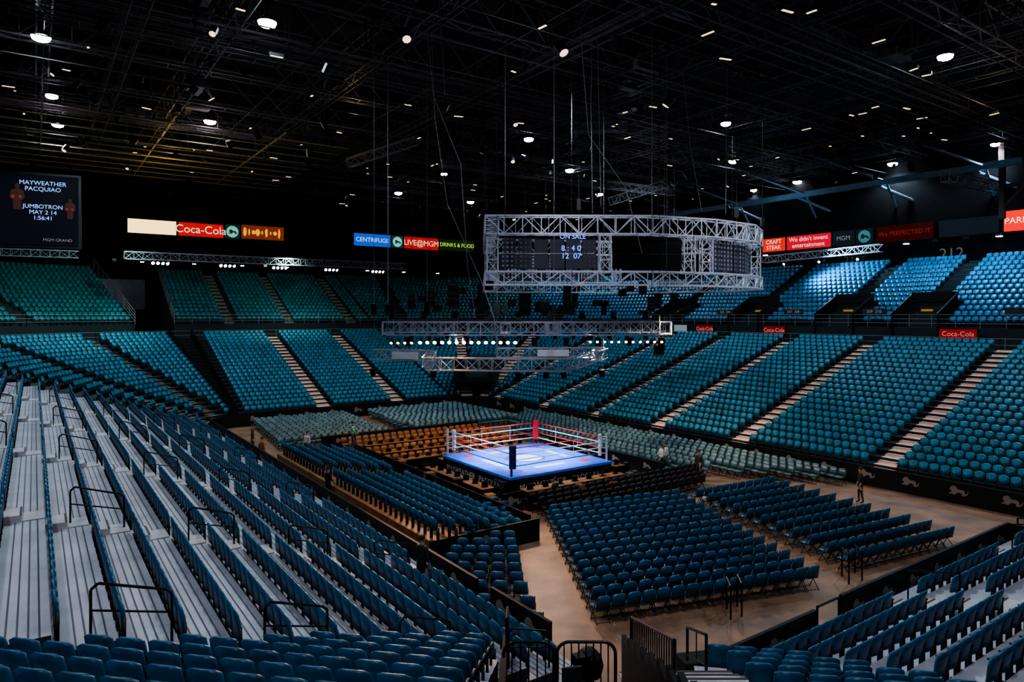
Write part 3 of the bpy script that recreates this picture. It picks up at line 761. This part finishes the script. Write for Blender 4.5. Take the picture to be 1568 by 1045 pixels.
for b,t in ((-1.8,'209  210'),(5.5,'207  208'),(13,'205  206')): text('section_sign_lettering',t,P(AR+DU+.03,b,9.45),-V,Z,.35,'letter')
vb=empty('video_board')
A=Vector((-46,58,0));B=Vector((-39.0,61.4,0));d=(B-A);L=d.length;d.normalize();nr=Vector((d.y,-d.x,0))
mb=MB(); an=math.atan2(d.y,d.x)
mb.box((A+B)/2+Z*18.4-nr*.3,(L+.4,.5,6.6),1,an)
mb.quad(A+Z*15.3,B+Z*15.3,B+Z*21.5,A+Z*21.5,0)
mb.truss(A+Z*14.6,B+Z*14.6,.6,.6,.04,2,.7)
mb.obj('screen_panel',[em('screen_black_blue',(.010,.011,.025),.4),'black','trussd'],vb)
tcb=em('screen_text_blue',(.22,.42,1),1.8)
ct=A+d*(L*.66)+nr*.05
text('screen_text','MAYWEATHER\nPACQUIAO',ct+Z*20.5,d,Z,.52,tcb,vb); text('screen_text','JUMBOTRON\nMAY 2 14\n1:56:41',ct+Z*18.2,d,Z,.5,tcb,vb); text('screen_text','MGM GRAND',A+d*(L*.8)+nr*.05+Z*15.8,d,Z,.36,em('tx_grey',(.4,.4,.5),.5),vb)
mb=MB()
for f,zz,s in ((.42,20.4,.62),(.92,19.4,.5)):
    c=A+d*(L*f)+nr*.04+Z*zz
    n=14; mb.add([c+d*(.28*s*math.cos(2*math.pi*i/n))+Z*(.38*s*math.sin(2*math.pi*i/n)) for i in range(n)],[tuple(range(n))],0)
    sh=[(-.14,-.3),(-.7,-.6),(-.9,-1.6),(-.5,-2.0),(-.45,-3.3),(.45,-3.3),(.5,-2.0),(.9,-1.6),(.7,-.6),(.14,-.3)]
    mb.add([c+d*(x*s)+Z*(y*s) for x,y in sh],[tuple(range(len(sh)))],0)
    for ox in (-.5,.35): mb.add([c+nr*.02+d*((x+ox)*s)+Z*(y*s-.3) for x,y in [(-.15,-1.2),(-.22,-.9),(0,-.7),(.22,-.9),(.15,-1.2)]],[tuple(range(5))],1)
mb.obj('screen_portraits',[em('portrait_brown',(.07,.03,.03),.7),em('glove_red',(.35,.05,.04),.7)],vb)
# ------------------------------------------------------------ shell
mb=MB(); mb.quad(P(-60,-60,0),P(75,-60,0),P(75,75,0),P(-60,75,0),0); mb.obj('floor',['floor'])
mb=MB(); mb.quad(P(-60,75,31),P(75,75,31),P(75,-60,31),P(-60,-60,31),0)
for b in range(-58,75,5): mb.box(P(7.5,b,30.7),(134,.15,.4),0,TH)
mb.obj('ceiling',['roof'])
DW=DT+6.3
for nm,c,s in [('wall_far',(7.5,BF+DW,16),(110,.4,31)),('wall_right',(AR+DW,5,16),(.4,125,31)),('wall_left',(AL-DW-3,5,16),(.4,125,31)),('wall_near',(7.5,-58,16),(130,.4,31))]:
    mb=MB(); mb.box(P(*c),s,0,TH); mb.obj(nm,['wall'])
mb=MB(); mb.box(P(-16,BF+30,11.5),(8,.4,3.4),0,TH); mb.obj('concourse_back_wall',['wallp'])
# ------------------------------------------------------------ roof steel
roof=empty('roof_structure')
mb=MB()
for b in range(-30,66,8): mb.truss(P(-44,b,26.6),P(60,b,26.6),.9,2.6,.08,0,2.6,.045)
for a in range(-40,62,9): mb.truss(P(a,-34,27.0),P(a,64,27.0),.7,2.2,.075,0,2.4,.04)
for b in np.arange(-26,64,4.0): mb.tube(P(-44,b,24.3),P(58,b,24.3),.04,0)
for a in np.arange(-40,58,4.5): mb.tube(P(a,-26,25.2),P(a,62,25.2),.035,0)
mb.obj('roof_trusses',['steel'],roof)
mb=MB()
for b in (-8,12,30,46):
    for s in (-.45,.45):
        mb.tube(P(-40,b+s,24.6),P(56,b+s,24.6),.05,0)
        for h in (.5,1.0): mb.tube(P(-40,b+s,24.6+h),P(56,b+s,24.6+h),.03,0)
        for a in range(-40,57,3): mb.tube(P(a,b+s,24.6),P(a,b+s,25.6),.03,0)
    for a in np.arange(-40,56,1.5): mb.tube(P(a,b-.45,24.6),P(a,b+.45,24.6),.03,0)
for a in (-18,4,26,44):
    for s in (-.45,.45):
        mb.tube(P(a+s,-28,24.9),P(a+s,60,24.9),.05,0)
        for h in (.5,1.0): mb.tube(P(a+s,-28,24.9+h),P(a+s,60,24.9+h),.03,0)
    for b in np.arange(-28,60,1.5): mb.tube(P(a-.45,b,24.9),P(a+.45,b,24.9),.03,0)
rq=random.Random(21)
for i in range(70): # junction boxes, ducts, acoustic baffles
    a=rq.uniform(-32,52);b=rq.uniform(-14,56); mb.box(P(a,b,rq.uniform(24.5,28)),(rq.uniform(.4,2.4),rq.uniform(.3,.8),rq.uniform(.2,.7)),0,TH+rq.choice([0,math.pi/2]))
mb.obj('catwalks',['steel'],roof)
mb=MB()
for b in np.arange(26,50,2.6): mb.tube(P(-30,b,23.6),P(0,b,23.6),.05,0)
for a in np.arange(-30,1,8): mb.tube(P(a,24,23.7),P(a,50,23.7),.07,0)
mb.obj('pipe_grid',[mat('gold_lit_pipe',(.30,.23,.09),.5,.3)],roof)
mb=MB()
mb.box(P(50,18,23),(.5,50,.6),0,TH)
for b in range(-4,44,9):
    mb.tube(P(50,b,23),P(53,b,19.5),.13,0,6); mb.tube(P(50,b,23),P(44,b+5,26),.12,0,6); mb.tube(P(50,b+1,22.8),P(54,b-4,19.5),.16,0,6)
mb.obj('perimeter_beam',['steelb'],roof)
mb=MB(); mb.box(P(50.5,-5.2,21.5),(.45,.45,7),0,TH); mb.box(P(50.5,-8,21),(.3,6,.3),0,TH); mb.tube(P(50.5,-5.2,19),P(50.5,-9,23),.12,0)
mb.obj('steel_column',[mat('rusty_steel',(.04,.02,.018),.8)],roof)
lt=MB()
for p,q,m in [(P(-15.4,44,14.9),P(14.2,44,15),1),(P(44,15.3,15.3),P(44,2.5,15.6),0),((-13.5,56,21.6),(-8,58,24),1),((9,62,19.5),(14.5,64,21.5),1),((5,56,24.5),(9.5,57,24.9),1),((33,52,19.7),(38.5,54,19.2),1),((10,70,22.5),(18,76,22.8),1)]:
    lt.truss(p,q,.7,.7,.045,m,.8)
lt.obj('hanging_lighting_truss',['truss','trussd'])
def highbay(x,y,z,r,violet=False):
    e_=empty('high_bay_lamp'); mb=MB()
    mb.lathe((x,y,z),[(.001,r*.95),(r*.3,r*.9),(r*.35,r*.55),(r*.75,r*.25),(r*1.03,0.05),(r*.98,0.05)],16,0)
    mb.lathe((x,y,z),[(r*.97,.05),(r*.85,-r*.22),(r*.5,-r*.38),(.001,-r*.42)],16,1)
    mb.tube((x,y,z+r*.9),(x,y,z+1.6),.04,0)
    mb.obj('reflector',['blackm','lampv' if violet else 'lamp'],e_)
    return e_
def light(kind,loc,power,col,parent=None,target=None,angle=150,blend=.6,radius=.4,name='lamp_light'):
    l=bpy.data.lights.new(name,kind); l.energy=power; l.color=col; l.shadow_soft_size=radius
    o=bpy.data.objects.new(name,l); scene.collection.objects.link(o); o.location=loc
    if kind=='SPOT':
        l.spot_size=rad(angle); l.spot_blend=blend
        t=Vector(target) if target else Vector((loc[0],loc[1],0))
        o.rotation_euler=(t-Vector(loc)).to_track_quat('-Z','Y').to_euler()
    if parent: o.parent=parent
    return o
HB=[(-26.7,38.7,.5,0),(-13.2,36.8,.5,0),(-33.1,49.1,.42,1),(-37.6,56.5,.45,0),(-24.6,55.6,.48,1),(26.4,41.6,.45,0),(1.5,61.2,.45,0),(17.6,56.2,.42,1),(22.7,70,.48,0),(6.3,74.4,.5,0),(-14.7,88.3,.5,0),(-5.8,95.4,.5,0),(11.4,89.2,.5,0),(25.7,94.9,.5,0),(30.7,86.4,.5,0),(33.8,80.9,.5,0),(39.7,71.2,.5,0),(44.6,63,.4,1),(-7.6,76.4,.38,0)]
for i,(x,y,r,v) in enumerate(HB):
    e_=highbay(x,y,24.9,r,v)
    if i in (0,1,3,4,5,6,7,12,14,16,17):
        light('SPOT',(x,y,24.4),{5:6400,16:4200,17:4200,0:5200,1:5200}.get(i,5400),(.66,.86,1),e_,radius=.5)
for (x,y) in [(-14,12),(8,14),(24,22),(-2,-4)]:
    e_=highbay(x,y,24.9,.5); light('SPOT',(x,y,24.4),4200,(.72,.85,1),e_,radius=.5)
rr=random.Random(11)
mb=MB()
for i in range(110):
    a=rr.uniform(-30,50);b=rr.uniform(-12,54);z=rr.uniform(23.2,25.5)
    x,y=W(a,b)
    if y<24: continue
    an=TH+rr.choice([0,math.pi/2])+rr.uniform(-.3,.3); w=rr.uniform(.15,.75)
    mb.box((x,y,z),(w+.1,.22,.16),0,an); mb.box((x,y,z-.09),(w,.12,.03),1,an)
for i in range(150):
    a=rr.uniform(-30,50);b=rr.uniform(-5,54);x,y=W(a,b)
    if y<24: continue
    par(mb,(x,y,rr.uniform(22.5,24.6)),.6,rr.uniform(0,6),rr.uniform(.25,.6),3 if i%6 else 1)
mb.obj('ceiling_fixtures',['blackm','warm','star','screenoff'])
mb=MB()
for i in range(17):
    a=-16+i*2.4; c=P(a,46.5,14.6); mb.box(c,(.35,.3,.2),0,TH); mb.box(c-Z*.12,(.3,.25,.05),1 if i%2 else 0,TH)
for i in range(16):
    b=-14+i*2.6; c=P(47,b,16.2); mb.box(c,(.3,.5,.2),0,TH); mb.box(c-Z*.12,(.25,.45,.06),1 if i%3==0 else 0,TH)
for a in (-6.8,-1.5,4.2,9.8,-13):
    for j in range(4): par(mb,P(a+j*.4,43.7,14.6),1.1,TH-math.pi/2+.2*j,.35,1)
for b in (4,8,12):
    for j in range(3): par(mb,P(43.6,b+j*.5,15),1.0,TH+math.pi,.3,1 if j==1 else 3)
mb.obj('perimeter_downlights',['blackm','star','star','screenoff'])
# ------------------------------------------------------------ task and fill lighting
for loc,w_,c_ in (((-3.2,35.5,8.2),5200,(.85,.92,1)),((4.8,41.2,8.4),5200,(.85,.92,1)),((-3.6,40.4,8.4),4600,(.85,.92,1)),((4.4,36.4,7.4),4200,(.9,.95,1))):
    light('SPOT',loc,w_,c_,rig,P(0,0,1.2),54,.6,.2,'ring_spot')
light('SPOT',(1.5,43,8.2),3400,(1,.50,.22),rig,P(-2,11,0),100,.8,.3,'warm_spot')
light('SPOT',(-3,34,8.0),2400,(1,.55,.3),rig,P(-9,-8,0),110,.8,.3,'warm_spot')
light('SPOT',(-5,36,8.0),3000,(1,.58,.38),rig,P(-13.5,-11,1.5),45,.8,.3,'warm_spot')  # added rig spot, stands in for warm lamps under the bleacher
light('SPOT',(5,37,8.0),2600,(1,.7,.5),rig,P(8,-14,0),120,.8,.3,'warm_spot')
light('SPOT',(1,33,8.0),3200,(1,.74,.58),rig,P(-6,-11,0),50,.8,.3,'warm_spot')
light('SPOT',(9,42,9.0),5200,(1,.72,.52),rig,P(14,2,0),110,.8,.3,'warm_spot')
light('SPOT',(3,30,8.6),900,(1,.6,.25),rig,P(0,-4.5,0),50,.8,.3,'warm_spot')
light('SPOT',P(41,8,15.2),5600,(.32,.70,1),None,P(45,2,10),140,.8,.4,'upper_wash_light')
light('SPOT',P(39,-7,19),5600,(.32,.70,1),None,P(45,-8,10),140,.8,.4,'upper_wash_light')
light('SPOT',P(0,43,15),2600,(.6,1,.9),None,P(0,53,9),150,.8,.4,'upper_wash_light')
light('SPOT',P(-14,38,17),4200,(.5,1,.9),None,P(-24,48,9),120,.8,.4,'upper_wash_light')
light('POINT',(-31,62,22.6),420,(1,.72,.2),None,radius=.3,name='catwalk_work_light')
light('POINT',(34,48,24),130,(1,.8,.45),None,radius=.3,name='catwalk_work_light')
light('POINT',(-12,52,24.2),120,(1,.75,.3),None,radius=.3,name='catwalk_work_light')
light('POINT',P(47,16,20.5),330,(.5,.75,1),None,radius=.3,name='beam_work_light')
light('POINT',P(-16,56,12),60,(.8,.65,1),None,radius=.3,name='concourse_light')
light('SPOT',(3,30,20),3000,(.85,.88,1),None,(6,46,13.5),45,.8,.3,'scoreboard_fill_light')  # added fill pair with no fixture, brightens the scoreboard truss
light('SPOT',(17,34,20),2800,(.85,.88,1),None,(14,47,13.5),45,.8,.3,'scoreboard_fill_light')
light('SPOT',(0,28,12),900,(.9,.9,1),None,(0,38,7.5),60,.8,.3,'rig_fill_light')  # added fill with no fixture, lifts the rig truss
for p,w in ((P(0,0,20),480),(P(30,20,20),560),(P(-10,30,20),480),(P(20,-18,20),480)): light('POINT',p,w,(.85,.85,1),None,radius=.6,name='roof_fill_light')  # added points without fixtures, put in to brighten the roof steel
# ------------------------------------------------------------ people
def person(pos,ang,shirt,pants,hair=(.03,.02,.015),skin=(.45,.26,.18),pose='stand',arm=0.0,h=1.0):
    root=empty('person')
    sit=pose=='sit'; dz=-.47 if sit else 0
    J={};E=[];lab={};rd={}
    def j(n,p,r,l): J[n]=Vector(p)+Vector((0,0,dz if n[0]!='L' else 0)); rd[n]=r; lab[n]=l
    j('pel',(0,0,.97),(.15,.11),1); j('sp',(0,.0,1.12),(.14,.10),0); j('ch',(0,.01,1.32),(.17,.115),0); j('nb',(0,0,1.46),(.085,.075),0); j('nk',(0,.01,1.53),(.055,.055),2); j('hd',(0,.025,1.61),(.072,.085),2); j('ht',(0,.02,1.71),(.07,.085),2)
    E+=[('pel','sp'),('sp','ch'),('ch','nb'),('nb','nk'),('nk','hd'),('hd','ht')]
    for s,sx in (('l',-1),('r',1)):
        f=arm if s=='r' else arm*.4
        j('sh'+s,(sx*.17,0,1.41),(.07,.07),0); j('el'+s,(sx*.23,-.03+.18*f,1.14+.05*f),(.045,.045),0); j('wr'+s,(sx*.22,.08+.3*f,.92+.3*f),(.03,.03),2); j('pa'+s,(sx*.22,.10+.36*f,.85+.33*f),(.038,.02),2)
        E+=[('ch','sh'+s),('sh'+s,'el'+s),('el'+s,'wr'+s),('wr'+s,'pa'+s)]
        pa=J['pa'+s]
        for q in range(4):
            n1,n2=f'f{q}{s}',f'g{q}{s}'
            J[n1]=pa+Vector((sx*0,.02*(q-1.5)+.005,-.055)); J[n2]=J[n1]+Vector((-sx*.01,.012,-.035+.005*abs(q-1.5))); rd[n1]=rd[n2]=(.009,.009); lab[n1]=lab[n2]=2
            E+=[('pa'+s,n1),(n1,n2)]
        J['t'+s]=pa+Vector((-sx*.015,.045,.0)); J['u'+s]=J['t'+s]+Vector((0,.015,-.035)); rd['t'+s]=rd['u'+s]=(.010,.010); lab['t'+s]=lab['u'+s]=2
        E+=[('pa'+s,'t'+s),('t'+s,'u'+s)]
        if sit:
            pts=[('Lh',(sx*.1,.03,.48),.09),('Lk',(sx*.12,.45,.5),.06),('La',(sx*.12,.42,.09),.04),('Lt',(sx*.12,.58,.04),.035)]
        else:
            pts=[('Lh',(sx*.09,0,.88),.092),('Lk',(sx*.10,.02+.04*sx,.5),.062),('La',(sx*.11,-.03+.06*sx,.09),.042),('Lt',(sx*.12,.12+.06*sx,.04),.035)]
        prev='pel'
        for n_,p,r in pts:
            n2=n_+s; j(n2,p,(r,r),3 if n_ in('Lt',) else 1); E.append((prev,n2)); prev=n2
    keys=list(J); me=bpy.data.meshes.new('b'); me.from_pydata([tuple(J[k]) for k in keys],[(keys.index(a),keys.index(b)) for a,b in E],[])
    o=bpy.data.objects.new('body',me); scene.collection.objects.link(o)
    o.modifiers.new('Skin','SKIN')
    for i,k in enumerate(keys):
        sv=me.skin_vertices[0].data[i]; sv.radius=rd[k]; sv.use_root=(k=='pel')
    ss=o.modifiers.new('s','SUBSURF'); ss.levels=1; ss.render_levels=1
    bpy.context.view_layer.update()
    ev=o.evaluated_get(bpy.context.evaluated_depsgraph_get()); nm=bpy.data.meshes.new_from_object(ev)
    o.modifiers.clear(); o.data=nm; nm.materials.clear()
    for nme,c in (('shirt_cloth',shirt),('trouser_cloth',pants),('skin',skin),('shoe',(.02,.02,.02))): nm.materials.append(mat(nme,c,.7))
    for p in nm.polygons:
        best=min(keys,key=lambda k:(J[k]-p.center).length)
        l=lab[best]
        if best.startswith('La') and p.center.z<.06: l=3
        p.material_index=l; p.use_smooth=True
    o.parent=root
    mb=MB(); hz=1.665+dz
    prof=[(.088,-.02),(.092,.02),(.085,.06),(.06,.09),(.001,.105)]
    mb.lathe((0,.0,hz+.01),prof,12,0)
    mb.add([(-.012,.10,hz-.03),(.012,.10,hz-.03),(0,.105,hz+.0),(0,.13,hz-.035)],[(0,1,3),(1,2,3),(2,0,3)],1)
    for sx in (-1,1):
        mb.box((sx*.03,.100,hz+.002),(.022,.012,.010),2); mb.box((sx*.082,.015,hz-.02),(.014,.03,.05),1)
    mb.box((0,.10,hz-.065),(.045,.012,.010),3)
    mb.obj('head_features',[mat('hair',hair,.8),mat('skin_face',skin,.6),mat('eye',(.02,.02,.02),.3),mat('lips',(.3,.1,.08),.6)],root)
    root.location=pos; root.rotation_euler=(0,0,ang); root.scale=(h,h,h)
    return root
K=(.015,.015,.02)
person((-9.9,42.4,.8),rad(-80),(.12,.6,.25),(.05,.05,.07),arm=.6)
person((-13.1,43.6,0),rad(150),(.6,.5,.45),K)
person((-17.6,46.3,0),rad(-60),(.10,.04,.03),K)
person((-12.6,40.0,0),rad(-60),(.03,.03,.04),K,arm=.4)
person((-9.0,33.4,0),rad(-40),K,K,arm=.3)
person((-2.62,19.9,1.01),rad(-35),K,K)
person((2.1,33.2,0),rad(40),K,K,pose='sit',arm=.5)
person((8.6,39.3,0),rad(100),(.7,.66,.62),K,arm=.5); person((9.0,39.8,0),rad(60),(.65,.6,.6),(.2,.17,.12),arm=.3)
person((10.3,37.6,0),rad(120),K,K,arm=.4)
person((17.0,33.3,0),rad(80),K,K)
person(tuple(P(-11.1,12,0)),rad(-30),(.35,.12,.05),K)
# ------------------------------------------------------------ world & camera
w=bpy.data.worlds.new('World'); scene.world=w; w.use_nodes=True
w.node_tree.nodes['Background'].inputs[0].default_value=(.01,.015,.02,1); w.node_tree.nodes['Background'].inputs[1].default_value=.5
cam=bpy.data.cameras.new('Camera'); co=bpy.data.objects.new('Camera',cam); scene.collection.objects.link(co)
cam.sensor_width=36; cam.lens=24; cam.shift_y=-49.5/1920
cam.clip_end=400
co.location=(0,0,9.2); co.rotation_euler=(rad(90),0,0)
scene.camera=co
